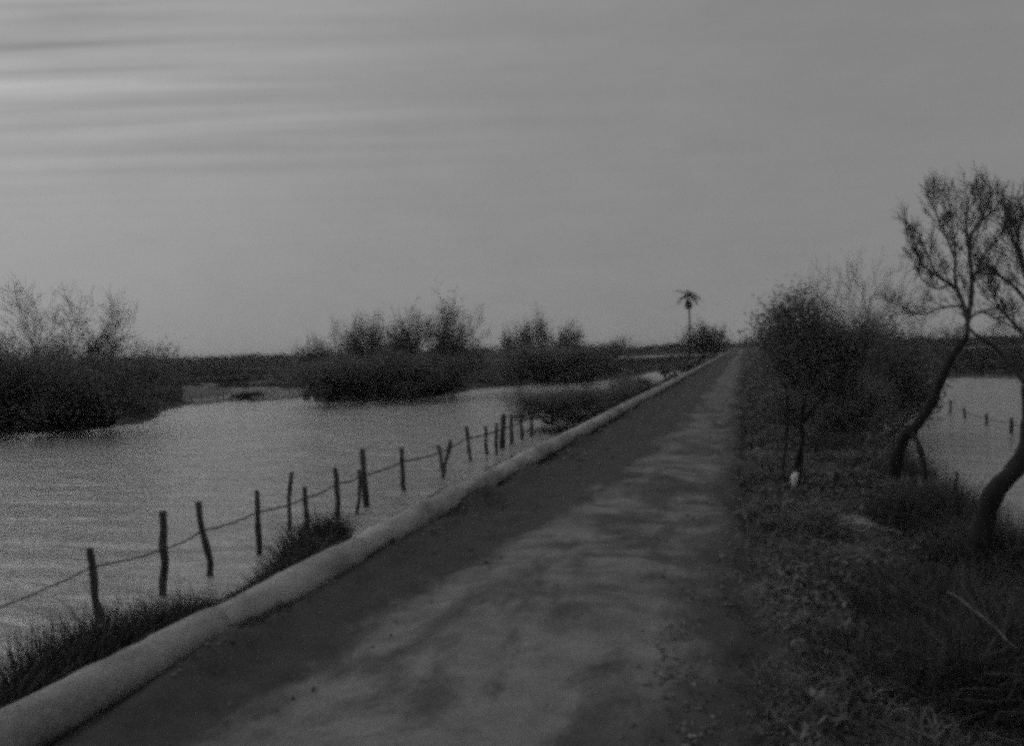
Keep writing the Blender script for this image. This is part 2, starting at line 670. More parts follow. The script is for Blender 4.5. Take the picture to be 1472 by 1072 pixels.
def wire_between(acc, p, q, sag, r, seed):
    rng = random.Random(seed)
    pts = []
    n = 10
    for i in range(n + 1):
        t = i / n
        v = p.lerp(q, t)
        v = v + Vector((rng.uniform(-.01, .01), 0, -sag * 4 * t * (1 - t) + rng.uniform(-.006, .006)))
        pts.append(v)
    acc.tube(pts, [r] * (n + 1), 5)


FX = -7.0
fence = empty('fence', (FX, 8, WZ), 'crooked wooden post and wire fence standing in the flood water left of the pipe', 'fence')
posts = [  # top px x, y ; radius ; base px x ; x offset
    (-60, 815, .045, -62, 0), (143, 786, .05, 149, 0), (231, 735, .052, 227, 0), (296, 720, .05, 304, 0),
    (369, 704, .045, 371, 0), (414, 677, .035, 408, -.5), (430, 700, .05, 429, 0), (486, 672, .05, 486, 0), (516, 675, .04, 513, .15),
    (528, 645, .06, 530, 0), (580, 643, .052, 583, 0), (638, 632, .05, 624, 0.1), (636, 640, .05, 641, -.1), (676, 613, .055, 683, 0),
    (700, 612, .05, 702, 0), (712, 608, .05, 711, .2), (722, 595, .09, 719, 0), (736, 596, .06, 735, 0), (749, 595, .06, 751, 0),
    (762, 592, .06, 761, 0), (836, 562, .05, 834, 0), (858, 556, .05, 858, 0)]
wpts = []
for i, (tx, ty, r, bx, xo) in enumerate(posts):
    Yp = on_line((tx + bx) / 2, FX + xo, -0.2)
    top = at_y(tx, ty, Yp)
    bot = at_y(bx, ty + 60, Yp)
    zb = WZ - 0.45
    hh = max(0.5, top.z - zb)
    pxm = F / math.hypot(Yp, 7)
    lean = (tx - bx) / pxm / (top.z - WZ)
    me, pl = crooked_post(hh, r, lean * 0.9, 100 + i, 0.02 if i > 12 else 0.03)
    o = link('post', me, M_WOOD, fence)
    bxw = FX + xo
    o.location = (bxw - FX, Yp - 8, zb - WZ)
    if xo == 0 and i not in (11, 12):
        zw = min(-0.10 + 0.03 * math.sin(i * 2.1), top.z - 0.08)
        k = (zw - zb) / hh * 7
        k0 = int(min(6, k))
        pp = pl[k0].lerp(pl[k0 + 1], k - k0)
        wpts.append(Vector((pp.x + bxw - FX, pp.y + Yp - 8, pp.z + zb - WZ)))
wa = Acc()
for i in range(len(wpts) - 1):
    d = (wpts[i + 1] - wpts[i]).length
    wire_between(wa, wpts[i], wpts[i + 1], 0.022 * d, 0.004 + 0.0009 * (wpts[i].y + 8), 300 + i)
link('wire', wa.mesh('wire'), M_WIRE, fence)

RX = 7.7
fence2 = empty('fence', (RX, 25, WZ), 'low dark post and wire fence crossing the flood water right of the leaning trees', 'fence')
wpts = []
for i, (px, ty, r) in enumerate([(1540, 628, .05), (1500, 618, .05), (1454, 600, .055), (1418, 594, .045), (1388, 585, .045), (1366, 576, .05), (1348, 566, .05), (1334, 560, .05), (1322, 556, .05), (1310, 552, .05)]):
    Yp = on_line(px, RX, -0.2)
    top = at_y(px, ty, Yp)
    zb = WZ - 0.45
    hh = max(0.5, top.z - zb)
    me, pl = crooked_post(hh, r, 0.0, 400 + i, 0.015)
    o = link('post', me, M_WOOD, fence2)
    o.location = (0, Yp - 25, zb - WZ)
    wpts.append(Vector((pl[6].x, Yp - 25 + pl[6].y, hh * 6 / 7 + zb - WZ - 0.02)))
wa = Acc()
for i in range(len(wpts) - 1):
    wire_between(wa, wpts[i], wpts[i + 1], 0.05, 0.012, 500 + i)
link('wire', wa.mesh('wire'), M_WIRE, fence2)


# ------------------------------------------------------------------ trees
def rot_dir(d, ang, az):
    a = d.orthogonal().normalized()
    b = d.cross(a)
    return (d * math.cos(ang) + (a * math.cos(az) + b * math.sin(az)) * math.sin(ang)).normalized()


class Grower:
    def __init__(s, seed, wob=0.16, tropism=0.10, ratio=(0.5, 0.75), angle=(22, 48), kids=(4, 6), rmin=0.004, droop=0.0):
        s.r = random.Random(seed)
        s.wob, s.trop, s.ratio, s.angle, s.kids, s.rmin, s.droop = wob, tropism, ratio, angle, kids, rmin, droop
        s.trunk, s.crown, s.tips = Acc(), Acc(), []

    def branch(s, p, d, L, r, lev, maxlev, acc=None):
        R = s.r
        n = 6 if lev == 0 else (5 if lev == 1 else (4 if lev < maxlev else 3))
        pts, rs = [p.copy()], [r]
        q, dd = p.copy(), d.copy()
        for i in range(n):
            dd = dd + Vector((R.gauss(0, s.wob), R.gauss(0, s.wob), R.gauss(0, s.wob) + s.trop - s.droop * lev / maxlev))
            dd.normalize()
            q = q + dd * (L / n)
            pts.append(q.copy())
            rs.append(max(s.rmin, r * (1 - 0.62 * (i + 1) / n)))
        sides = 7 if r > 0.04 else (5 if r > 0.018 else 3)
        (acc or (s.trunk if lev == 0 else s.crown)).tube(pts, rs, sides, cap=False)
        s.tips.append((pts[-1], lev))
        if lev >= 2:
            s.tips.append((pts[len(pts) // 2], lev))
        s.spawn(pts, rs, L, lev, maxlev)

    def spawn(s, pts, rs, L, lev, maxlev, t0=0.3, kids=None, rcap=9.0):
        if lev >= maxlev:
            return
        R = s.r
        k = kids or R.randint(*s.kids)
        n = len(pts) - 1
        for j in range(k):
            t = min(0.999, t0 + (1 - t0) * (j + R.random()) / k)
            i = int(t * n)
            f = t * n - i
            pp = pts[i].lerp(pts[i + 1], f)
            base = (pts[i + 1] - pts[i]).normalized()
            nd = rot_dir(base, rad(R.uniform(*s.angle)), R.uniform(0, 2 * math.pi))
            r2 = max(s.rmin, (rs[i] + (rs[i + 1] - rs[i]) * f) * R.uniform(0.5, 0.75))
            r2 = min(r2, rcap)
            s.branch(pp, nd, L * R.uniform(*s.ratio), r2, lev + 1, maxlev)

    def leaves(s, n, size, spread, seed, minlev=2):
        rng = np.random.default_rng(seed)
        tp = np.array([tuple(p) for p, l in s.tips if l >= minlev])
        i = rng.integers(0, len(tp), n)
        P = tp[i] + rng.normal(size=(n, 3)) * spread
        V, Q = flakes(P, rng.uniform(0.6, 1.3, n) * size, rng, 0.8)
        return V, Q


def crown_objects(G, root, leaf=None, leafmat=None, off=Vector((0, 0, 0))):
    if G.trunk.n:
        link('trunk', G.trunk.mesh('trunk'), M_BARK, root)
    c = link('crown', G.crown.mesh('crown'), M_TWIG, root)
    if leaf is not None:
        link('foliage', npmesh('foliage', leaf[0], Q=leaf[1]), leafmat or M_LEAF, c)


# prototypes of multi-stemmed bare bushes (unit about 5 m tall)
def bush_meshes(seed, stems, hgt, spread, lev, leafn, leafs, kids=(4, 6), r0_=0.055, rmin=0.007, leafspread=0.14, trop=0.09, wob=0.13):
    G = Grower(seed, wob, trop, (0.48, 0.74), (18, 45), kids, rmin)
    R = G.r
    for k in range(stems):
        az = 2 * math.pi * (k + R.random() * 0.8) / stems
        til = R.uniform(0.15, 1.0) * spread
        d = Vector((math.cos(az) * math.sin(til), math.sin(az) * math.sin(til), math.cos(til)))
        p = Vector((math.cos(az), math.sin(az), 0)) * R.uniform(0.05, 0.35)
        G.branch(p, d, hgt * R.uniform(0.42, 0.66), r0_ * R.uniform(0.7, 1.2), 0, lev)
    me_t, me_c = G.trunk.mesh('trunk'), G.crown.mesh('crown')
    me_t.materials.append(M_BARK)
    me_c.materials.append(M_TWIG)
    me_f = None
    if leafn:
        V, Qs = G.leaves(leafn, leafs, leafspread, seed + 1)
        me_f = npmesh('foliage', V, Q=Qs)
        me_f.materials.append(M_LEAF)
    zz = []
    for m_ in (me_t, me_c):
        co = np.empty(len(m_.vertices) * 3, np.float32)
        m_.vertices.foreach_get('co', co)
        zz.append(co[2::3])
    return me_t, me_c, me_f, float(np.percentile(np.concatenate(zz), 99.7))


B_BARE = bush_meshes(11, 8, 5.4, 0.95, 4, 0, 0.04, (3, 5), rmin=0.0045, trop=0.05, r0_=0.062, wob=0.15)
B_BARE2 = bush_meshes(12, 7, 5.2, 0.85, 4, 0, 0.04, (3, 5), rmin=0.0045, trop=0.05, r0_=0.062, wob=0.15)
B_DENSE = bush_meshes(13, 10, 4.8, 0.95, 3, 8000, 0.06, (5, 7), leafspread=0.2)
B_DENSE2 = bush_meshes(14, 9, 4.8, 1.05, 3, 7000, 0.06, (5, 7), leafspread=0.22)
B_LOW = bush_meshes(15, 12, 3.6, 1.25, 3, 18000, 0.065, (4, 6), leafspread=0.22, trop=0.03)


def place_bush(B, p, scale, rz, label, cat='bush', group=None, name='bush', sxy=None):
    o = empty(name, p, label, cat, group)
    o.rotation_euler = (0, 0, rz)
    o.scale = (sxy or scale, sxy or scale, scale)
    link('trunk', B[0], None, o)
    c = link('crown', B[1], None, o)
    if B[2] is not None:
        link('foliage', B[2], None, c)
    return o


def gz(p, extra=-0.05):
    return Vector((p.x, p.y, float(height(p.x, p.y)) + extra))


def skirt(name, p, rx, ry, n, hgt, wid, seed, label, cat, mat, lean=0.5, group=None, pw=0.6, zmin=None):
    """A tuft: many grass blades round a point, one mesh with its origin on the ground."""
    rng = np.random.default_rng(seed)
    t = rng.uniform(0, 2 * np.pi, n)
    rr = rng.uniform(0, 1, n) ** pw
    x = rr * np.cos(t) * rx
    y = rr * np.sin(t) * ry
    z = height(p.x + x, p.y + y) - p.z - 0.05
    h = hgt * (1.12 - 0.55 * rr ** 2) * rng.uniform(0.45, 1.15, n)
    V, T = blades(np.stack([x, y, z], 1), h, wid * rng.uniform(0.6, 1.4, n), lean * rng.uniform(0.1, 1.2, n), rng)
    o = link(name, npmesh(name, V, T), mat, None, label=label, category=cat)
    if group:
        o['group'] = group
    o.location = p
    return o


def bush_at(B, px, py_base, py_top, label, sxy=1.0, zb=-0.45, rz=0.0, hfull=5.2, name='bush', cat='bush', Yd=None, group=None):
    if Yd is None:
        p = at_z(px, py_base, zb)
    else:
        p = at_y(px, py_base, Yd)
        p.z = zb
    d = (p - EYE).dot(fwd)
    top = (EYE + ray(px, py_top) * (d / ray(px, py_top).dot(fwd))).z
    sc = (top - p.z) / B[3]
    return place_bush(B, p, sc, rz, label, cat, group, name, sc * sxy)


# left clump standing in the flood
bush_at(B_BARE, 95, 610, 402, 'tallest bare shrub of the clump at the left edge of the flood', 1.0, rz=0.4)
bush_at(B_BARE2, 8, 612, 430, 'bare shrub cut by the left edge of the photo, standing in flood water', 1.1, rz=2.2)
bush_at(B_BARE2, 120, 608, 425, 'twiggy shrub between the tallest shrub and its right-hand neighbour at far left', 0.8, rz=5.1)
bush_at(B_BARE2, 155, 606, 446, 'right-hand bare shrub of the clump at the left edge of the flood', 0.95, rz=4.0)
bush_at(B_LOW, 60, 616, 500, 'low dark bush under the tallest bare shrub at the far left', 1.25, rz=1.0, hfull=3.3)
bush_at(B_LOW, 150, 614, 508, 'low dark bush at the waterline right of the left shrub clump', 1.1, rz=3.0, hfull=3.3)
bush_at(B_LOW, -40, 618, 500, 'low dark bush cut by the left edge of the photo', 1.1, rz=5.0, hfull=3.3)
# middle clump
bush_at(B_DENSE, 610, 566, 430, 'tallest dense bush of the middle clump across the flood', 0.85, rz=0.2, hfull=5.3)
bush_at(B_BARE, 556, 566, 448, 'sparse twiggy shrub left of the tallest bush in the middle clump', 0.6, rz=1.2)
bush_at(B_DENSE2, 518, 570, 452, 'round leafy bush second from the left in the middle clump', 0.6, rz=2.9, hfull=5.3)
bush_at(B_DENSE2, 470, 572, 484, 'small leafy bush at the left end of the middle clump', 1.0, rz=0.9, hfull=5.3)
bush_at(B_DENSE, 650, 562, 462, 'leafy bush at the right end of the middle clump', 0.75, rz=4.4, hfull=5.3)
bush_at(B_LOW, 560, 572, 500, 'low dark bush on the shore below the middle clump', 1.5, rz=4.4, hfull=3.3)
bush_at(B_LOW, 480, 577, 512, 'low dark bush at the left foot of the middle clump', 1.4, rz=1.4, hfull=3.3)
bush_at(B_LOW, 630, 567, 505, 'low dark bush at the right foot of the middle clump', 1.3, rz=2.4, hfull=3.3)
# right pair
bush_at(B_DENSE, 752, 545, 453, 'dense bush left in the pair beyond the flood, nearer the middle of the photo', 0.85, rz=5.2, hfull=5.3)
bush_at(B_DENSE2, 812, 545, 462, 'sparser bush right in the pair beyond the flood', 0.7, rz=3.6, hfull=5.3)
bush_at(B_LOW, 780, 549, 497, 'low dark bush on the shore below the far pair of bushes', 1.8, rz=0.6, hfull=3.3)
bush_at(B_LOW, 845, 546, 490, 'low bush on the far shore right of the far pair', 1.3, rz=2.6, hfull=3.3)
# bushes on the left bank beyond the fence end
for i, (px, pb, pt, s, B, lab) in enumerate([
        (792, 610, 560, 1.5, B_LOW, 'dark bush where the left fence ends beside the pipe'),
        (824, 606, 556, 1.3, B_LOW, 'dark bush just past the fence end, right of the first one'),
        (868, 592, 556, 1.4, B_LOW, 'third low bush past the fence end, left of the pipe'),
        (900, 580, 546, 1.3, B_LOW, 'fourth low bush past the fence end, left of the pipe'),
        (915, 572, 540, 1.2, B_LOW, 'low bush left of the pipe between the fence end and the far bushes'),
        (958, 548, 519, 1.1, B_DENSE2, 'rounded dark bush beside the far part of the pipe'),
        (985, 538, 517, 1.3, B_LOW, 'small dark bush beyond the rounded bush by the far pipe')]):
    hf = 5.3 if B is B_DENSE2 else 3.3
    bush_at(B, px, pb, pt, lab, s, zb=-0.5, rz=i * 1.3, hfull=hf)

for i, (px, py, rx, hg, lab) in enumerate([(800, 612, 1.5, .9, 'dark tall grass under the bush where the left fence ends'), (850, 598, 1.9, 1.0, 'dark grass under the second bush past the fence end'),
                                           (905, 578, 1.2, .8, 'dark grass left of the pipe behind the second bush'), (960, 552, 1.6, .9, 'dark grass beside the far part of the pipe')]):
    p = at_z(px, py, -0.5)
    p.x = min(p.x, -4.9 - rx * 0.8)
    p.z = min(-0.4, float(height(p.x, p.y)))
    skirt('grass_tuft', p, rx, rx * 1.6, 2600, hg, 0.035, 760 + i, lab, 'grass tuft', M_TUFT, 0.5)

# right thicket
for i, (px, Yd, pt, s, B, lab) in enumerate([
        (1190, 24, 404, 0.6, B_BARE2, 'bare twiggy shrub rising over the left part of the right-hand thicket'),
        (1245, 25, 376, 0.70, B_BARE, 'tall bare shrub in the middle of the right-hand thicket'),
        (1290, 27, 410, 0.6, B_BARE2, 'bare shrub behind the leaning tree'),
        (1215, 34, 462, 0.9, B_DENSE, 'dense bush deep inside the right-hand thicket'),
        (1262, 36, 460, 0.7, B_DENSE2, 'dense bush behind the bare shrubs of the thicket'),
        (1405, 76, 455, 0.9, B_BARE, 'bare shrub in the gap between the two leaning trees'),
        (1466, 72, 440, 0.9, B_BARE2, 'bare shrub behind the right leaning tree'),
        (1132, 42, 472, 0.5, B_DENSE, 'dense bush at the road end of the right-hand thicket'),
        (1160, 32, 482, 0.7, B_LOW, 'low bush on the verge behind the forked tree'),
        (1200, 27, 490, 1.1, B_LOW, 'low dark bush at the foot of the bare thicket shrubs'),
        (1255, 28, 492, 0.95, B_LOW, 'low dark bush left of the leaning tree trunk'),
        (1212, 29, 392, 0.75, B_BARE2, 'bare shrub second from the left in the thicket skyline'),
        (1335, 45, 430, 0.8, B_BARE2, 'bare shrub standing farther back behind the leaning trunk'),
        (1232, 23, 528, 0.75, B_LOW, 'low brush in front of the thicket between the forked tree and the leaning tree'),
        (1268, 30, 508, 0.9, B_LOW, 'low dark bush closing the gap behind the leaning trunk'),
        (1116, 70, 480, 0.7, B_DENSE2, 'far bush on the right verge near the end of the track'),
        (1142, 60, 474, 0.8, B_DENSE, 'far bush behind the thicket on the right verge')]):
    hf = 3.3 if B is B_LOW else 5.3
    bush_at(B, px, 560, pt, lab, s, zb=-0.4, rz=i * 1.9, hfull=hf, Yd=Yd)


# the two leaning trees and the forked sapling: traced stems at their own depth, branches grown from them
def stem(acc, pts, Y0, radii, dy=None, sides=9, org=None):
    out = []
    for i, (px, py) in enumerate(pts):
        p = at_y(px, py, Y0 + (dy[i] if dy else 0))
        out.append(p - org)
    # smooth (Catmull-Rom)
    sm, sr = [], []
    n = len(out)
    for i in range(n - 1):
        p0, p1, p2, p3 = out[max(i - 1, 0)], out[i], out[i + 1], out[min(i + 2, n - 1)]
        for k in range(4):
            t = k / 4
            sm.append(0.5 * ((2 * p1) + (p2 - p0) * t + (2 * p0 - 5 * p1 + 4 * p2 - p3) * t * t + (3 * p1 - p0 - 3 * p2 + p3) * t ** 3))
            sr.append((radii[i] + (radii[i + 1] - radii[i]) * t) * (1 + 0.13 * math.sin(i * 7.3 + k * 2.9) * math.sin(i * 3.1 + k * 1.7 + px)))
    sm.append(out[-1])
    sr.append(radii[-1])
    acc.tube(sm, sr, sides)
    return sm, sr


def leaning_tree_left():
    Y0 = 16.0
    org = at_y(1284, 700, Y0)
    root = empty('leaning_tree', org, 'leafless tree with a leaning trunk and upright fan crown, left of the pair at right', 'tree')
    G = Grower(77, 0.10, 0.13, (0.5, 0.8), (18, 46), (3, 5), 0.003)
    d = lambda *a: list(a)
    stem(G.trunk, [(1284, 712), (1286, 680), (1290, 655), (1300, 628), (1318, 611), (1341, 576), (1356, 540), (1372, 508), (1390, 484)], Y0,
         [.14, .115, .105, .098, .085, .076, .068, .06, .05], d(0, 0, 0, .02, .05, .1, .15, .2, .25), org=org)
    limbs = [
        ([(1390, 484), (1390, 455), (1379, 424), (1366, 408), (1348, 397), (1335, 370), (1326, 348), (1314, 328)], [.05, .046, .04, .032, .022, .017, .012, .006], d(.25, .25, .2, .15, .1, 0, -.1, -.1), 4),
        ([(1378, 424), (1373, 400), (1373, 363), (1370, 333), (1366, 300), (1361, 285)], [.04, .032, .025, .018, .012, .006], d(.2, .3, .4, .5, .5, .5), 4),
        ([(1390, 470), (1396, 430), (1397, 400), (1394, 352), (1404, 325), (1421, 308), (1426, 294)], [.05, .05, .042, .034, .022, .012, .006], d(.25, .2, .0, -.1, -.2, -.3, -.3), 4),
        ([(1372, 370), (1358, 335), (1345, 305), (1338, 288)], [.022, .016, .01, .006], d(.4, .2, .1, 0), 3),
        ([(1396, 360), (1408, 325), (1410, 300), (1408, 280)], [.026, .018, .012, .006], d(0, .3, .4, .5), 3),
        ([(1348, 397), (1330, 385), (1316, 362), (1310, 345)], [.018, .014, .01, .005], d(.1, -.2, -.3, -.4), 3),
        ([(1395, 375), (1389, 330), (1392, 290), (1390, 286)], [.032, .02, .012, .006], d(0, -.3, -.4, -.5), 3),
        ([(1397, 408), (1412, 372), (1436, 340), (1446, 318)], [.03, .022, .014, .006], d(0, .3, .5, .6), 3),
        ([(1391, 462), (1410, 447), (1440, 462), (1470, 478)], [.028, .022, .016, .008], d(.2, .4, .6, .8), 3),
        ([(1366, 408), (1346, 415), (1326, 400), (1312, 372)], [.026, .018, .012, .006], d(.1, .3, .5, .6), 3),
        ([(1386, 440), (1352, 442), (1325, 452), (1290, 440)], [.026, .018, .012, .006], d(.1, .3, .4, .4), 3),
    ]
    for pts, rs, dy, k in limbs:
        sm, sr = stem(G.crown, pts, Y0, [q * 0.78 for q in rs], dy, 6, org)
        L = sum((sm[i + 1] - sm[i]).length for i in range(len(sm) - 1))
        G.spawn(sm, sr, min(L, 1.3) * 0.36, 0, 3, 0.15, kids=int(11 + L * 6), rcap=0.009)
    # bent shoot that arches down to the ground
    sm, sr = stem(G.trunk, [(1308, 622), (1317, 632), (1326, 658), (1332, 692), (1334, 735)], Y0, [.05, .045, .042, .042, .045], d(0, -.2, -.4, -.5, -.5), 6, org)
    crown_objects(G, root, None)


def leaning_tree_right():
    Y0 = 9.7
    org = at_y(1410, 800, Y0)
    root = empty('leaning_tree', org, 'thick dark curved tree at the right edge, its crown cut by the photo border', 'tree')
    G = Grower(91, 0.11, 0.10, (0.5, 0.8), (18, 48), (3, 5), 0.0026)
    stem(G.trunk, [(1406, 815), (1410, 780), (1418, 740), (1432, 704), (1458, 676), (1474, 645), (1480, 600), (1476, 555)], Y0,
         [.14, .115, .098, .092, .086, .076, .066, .056], [0, 0, 0, 0, .05, .1, .12, .15], org=org)
    limbs = [
        ([(1476, 555), (1466, 540), (1434, 502), (1404, 482), (1392, 470)], [.04, .033, .028, .022, .014], [.15, .1, 0, -.1, -.1]),
        ([(1476, 560), (1490, 500), (1488, 440), (1470, 380), (1462, 345), (1466, 325)], [.06, .05, .04, .03, .018, .008], [.15, .3, .3, .2, 0, 0]),
        ([(1488, 450), (1465, 420), (1444, 400), (1425, 392)], [.03, .022, .014, .007], [.3, .1, 0, 0]),
        ([(1490, 500), (1462, 470), (1436, 440), (1420, 410)], [.03, .022, .014, .007], [.3, .2, .2, .2]),
        ([(1490, 500), (1520, 420), (1535, 350), (1530, 290)], [.045, .035, .022, .01], [.3, .4, .6, .7]),
        ([(1470, 380), (1456, 345), (1452, 315)], [.022, .014, .007], [.2, .3, .4]),
        ([(1483, 600), (1520, 560), (1570, 520), (1610, 470)], [.05, .04, .025, .01], [.1, .2, .4, .5]),
    ]
    for pts, rs, dy in limbs:
        sm, sr = stem(G.crown, pts, Y0, [q * 0.78 for q in rs], dy, 6, org)
        L = sum((sm[i + 1] - sm[i]).length for i in range(len(sm) - 1))
        k = 3 if pts[1] == (1466, 540) else int(12 + L * 8)
        G.spawn(sm, sr, min(L, 1.2) * 0.36, 0, 3, 0.3, kids=k, rcap=0.006)
    crown_objects(G, root, None)


def forked_sapling():
    Y0 = 14.6
    org = at_y(1138, 692, Y0)
    root = empty('forked_tree', org, 'small tree with thin forked stems and a dense dark crown on the right verge', 'tree')
    G = Grower(55, 0.15, 0.05, (0.5, 0.78), (25, 60), (5, 7), 0.006)
    A = [([(1130, 700), (1126, 672), (1129, 640), (1132, 600), (1130, 560), (1128, 520), (1126, 482)], [.022, .02, .019, .018, .018, .015, .01], [0, 0, 0, 0, -.1, -.2, -.2]),
         ([(1138, 700), (1146, 664), (1153, 634), (1152, 608), (1156, 575), (1160, 530), (1155, 480)], [.045, .042, .038, .034, .028, .02, .012], [0, 0, 0, 0, .1, .2, .3]),
         ([(1152, 612), (1164, 594), (1178, 578), (1200, 550), (1222, 515)], [.026, .024, .022, .018, .01], [0, .05, .1, .2, .2]),
         ([(1147, 700), (1151, 680), (1153, 655), (1152, 628)], [.024, .022, .02, .016], [0, -.05, -.05, 0])]
    for i, (pts, rs, dy) in enumerate(A):
        sm, sr = stem(G.trunk, pts, Y0, rs, dy, 7, org)
        if i < 3:
            G.spawn(sm, sr, 0.62, 0, 3, 0.62 if i < 2 else 0.45, kids=9)
    V, Qs = G.leaves(17000, 0.032, 0.13, 7)
    V = V.reshape(-1, 4, 3)
    V = V[(V[:, 0, 2] > 1.0)]
    crown_objects(G, root, (V.reshape(-1, 3), np.arange(len(V) * 4).reshape(-1, 4)))


leaning_tree_left()
leaning_tree_right()
forked_sapling()

# white bag caught in the forked stems
p = at_y(1139, 692, 14.45)
p.z = float(height(p.x, p.y))
rng = random.Random(3)
V, Qs = [], []
nr, ns = 9, 12
ctr = [(0, .02), (.035, .1), (.05, .3), (.055, .5), (.065, .65), (.06, .8), (.045, .9), (.03, .96), (.01, 1.0)]
for i, (r, t) in enumerate(ctr):
    for k in range(ns):
        w = 2 * math.pi * k / ns
        rr = r * (1 + 0.3 * math.sin(3 * w + i) * rng.uniform(.4, 1)) + 0.001
        V.append((rr * 0.8 * math.cos(w) + 0.06 * t, rr * 0.7 * math.sin(w), 0.03 + 0.27 * t))
for i in range(nr - 1):
    for k in range(ns):
        Qs.append((i * ns + k, i * ns + (k + 1) % ns, (i + 1) * ns + (k + 1) % ns, (i + 1) * ns + k))
o = link('bag', npmesh('bag', V, Q=Qs, smooth=True), M_WHITE, None, label='small crumpled white bag at the foot of the forked tree', category='bag')
o.location = p


# palm and its companion far down the track
def palm():
    Yd = 150
    base = at_y(990, 494, Yd)
    base.z = -0.3
    top = at_y(990, 424, Yd)
    h = top.z - base.z
    root = empty('palm_tree', base, 'lone tall palm on the horizon left of the vanishing track', 'palm')
    a = Acc()
    a.tube([(0.25 * math.sin(t * 3), 0, h * t) for t in [i / 8 for i in range(9)]], [.17 - .05 * i / 8 for i in range(9)], 8)
    link('trunk', a.mesh('trunk'), M_BARK, root)
    rng = random.Random(8)
    tipx = 0.25 * math.sin(3)
    for k in range(26):
        az = rng.uniform(0, 2 * math.pi)
        dead = k > 18
        el = rng.uniform(-0.15, 1.0) if not dead else rng.uniform(-1.2, -.8)
        L = rng.uniform(2.2, 3.2) if not dead else rng.uniform(1.4, 2.1)
        pts, n = [], 8
        q = Vector((tipx, 0, h - (0.15 if not dead else 0.5)))
        e = el
        V, T = [], []
        for i in range(n + 1):
            pts.append(q.copy())
            d = Vector((math.cos(az) * math.cos(e), math.sin(az) * math.cos(e), math.sin(e)))
            q = q + d * (L / n)
            e -= (0.19 if not dead else 0.06)
        f = Acc()
        f.tube(pts, [.035 * (1 - i / (n + 2)) for i in range(n + 1)], 3)
        side = Vector((-math.sin(az), math.cos(az), 0))
        for i in range(2, n + 1):
            for j in range(3):
                for sg in (-1, 1):
                    t = (j + .5) / 3
                    b_ = pts[i - 1].lerp(pts[i], t)
                    ll = 0.6 * math.sin(math.pi * min(1, (i / n) * .8 + .15)) + .1
                    dn = (pts[i] - pts[i - 1]).normalized()
                    tp = b_ + side * sg * ll * .8 + dn * ll * .5 + Vector((0, 0, -ll * rng.uniform(.2, .6)))
                    f.add([tuple(b_ - dn * .05), tuple(b_ + dn * .05), tuple(tp)], [(0, 1, 2)])
        link('frond', f.mesh('frond', False), M_LEAF, root)


palm()
bush_at(B_DENSE, 1008, 497, 460, 'small round tree beside the foot of the lone palm', 0.8, zb=-0.3, rz=1, hfull=5.3, Yd=150)
bush_at(B_DENSE2, 1026, 496, 467, 'smaller bush between the palm and the end of the track', 0.75, zb=-0.3, rz=2, hfull=5.3, Yd=148)


# ------------------------------------------------------------------ grass tufts one can tell apart
TU = [  # px, py of the foot, rx, ry, height, blades, label
    (405, 800, .45, .8, .75, 2600, 'dark grass tuft round the fence post midway along the near fence'),
    (225, 905, .45, .7, .6, 1300, 'dark grass tuft between the pipe and the tall crooked post'),
    (340, 825, .35, .6, .42, 1000, 'small tuft beside the pipe before the dark midway tuft'),
    (70, 950, .6, .9, .75, 1500, 'tall grass at the lower left between the pipe and the flood'),
    (-40, 985, .7, .9, .7, 1500, 'grass cut by the lower left edge of the photo')]
for i, (px, py, rx, ry, hg, n, lab) in enumerate(TU):
    p = at_z(px, py, -0.45)
    p = Vector((max(-5.6, min(-4.7, p.x)), p.y, 0))
    p.z = float(height(p.x, p.y))
    skirt('grass_tuft', p, rx, ry, n, hg, 0.014, 700 + i, lab, 'grass tuft', M_TUFT, 0.7)
for i, (px, py, rx, ry, hg, n, lab, mt) in enumerate([
        (1370, 755, .7, 1.1, .65, 2800, 'tall dark grass tuft left of the thick curved trunk', M_TUFT),
        (1310, 765, .5, .9, .5, 1800, 'grass tuft below the leaning trunk beside the pale mud', M_TUFT),
        (1450, 840, .8, 1.2, .65, 3200, 'dark grass mass below the thick curved trunk', M_TUFT),
        (1400, 935, .9, .9, .5, 3000, 'dark grass mass at the right edge below the pale stalk', M_TUFT),
        (1470, 1020, .6, .6, .65, 2500, 'dark grass at the lower right corner', M_TUFT),
        (1300, 690, .5, .8, .5, 1500, 'grass tuft round the foot of the left leaning trunk', M_TUFT),
        (1330, 1010, .8, .7, .34, 2400, 'low dark grass at the bottom right beside the verge', M_TUFT),
        (1415, 1060, .5, .5, .5, 2200, 'dark grass at the very bottom near the right corner', M_TUFT),
        (1340, 880, .8, .9, .34, 2200, 'low dark grass left of the pale stalk', M_TUFT),
        (1215, 655, .8, 1.3, .5, 1800, 'low dark tuft at the edge of the thicket behind the forked tree', M_TUFT)]):
    p = at_z(px, py, -0.25)
    p.z = float(height(p.x, p.y))
    skirt('grass_tuft', p, rx, ry, n, hg, 0.013, 800 + i, lab, 'grass tuft', mt, 1.1, pw=0.5 + 0.25 * (i % 3))
# small stems standing by the right water
for i, (px, Yd, ty, lab) in enumerate([(1372, 13.5, 678, 'upright dead stem in the grass left of the thick curved trunk'), (1312, 14.0, 690, 'thin dead stem in the grass by the bent shoot')]):
    p = at_y(px, 760, Yd)
    p.z = float(height(p.x, p.y)) - 0.1
    me, _ = crooked_post(at_y(px, ty, Yd).z - p.z, 0.022, 0.03, 610 + i, 0.012)
    o = link('dead_stem', me, M_BARK, None, label=lab, category='stem')
    o.location = p

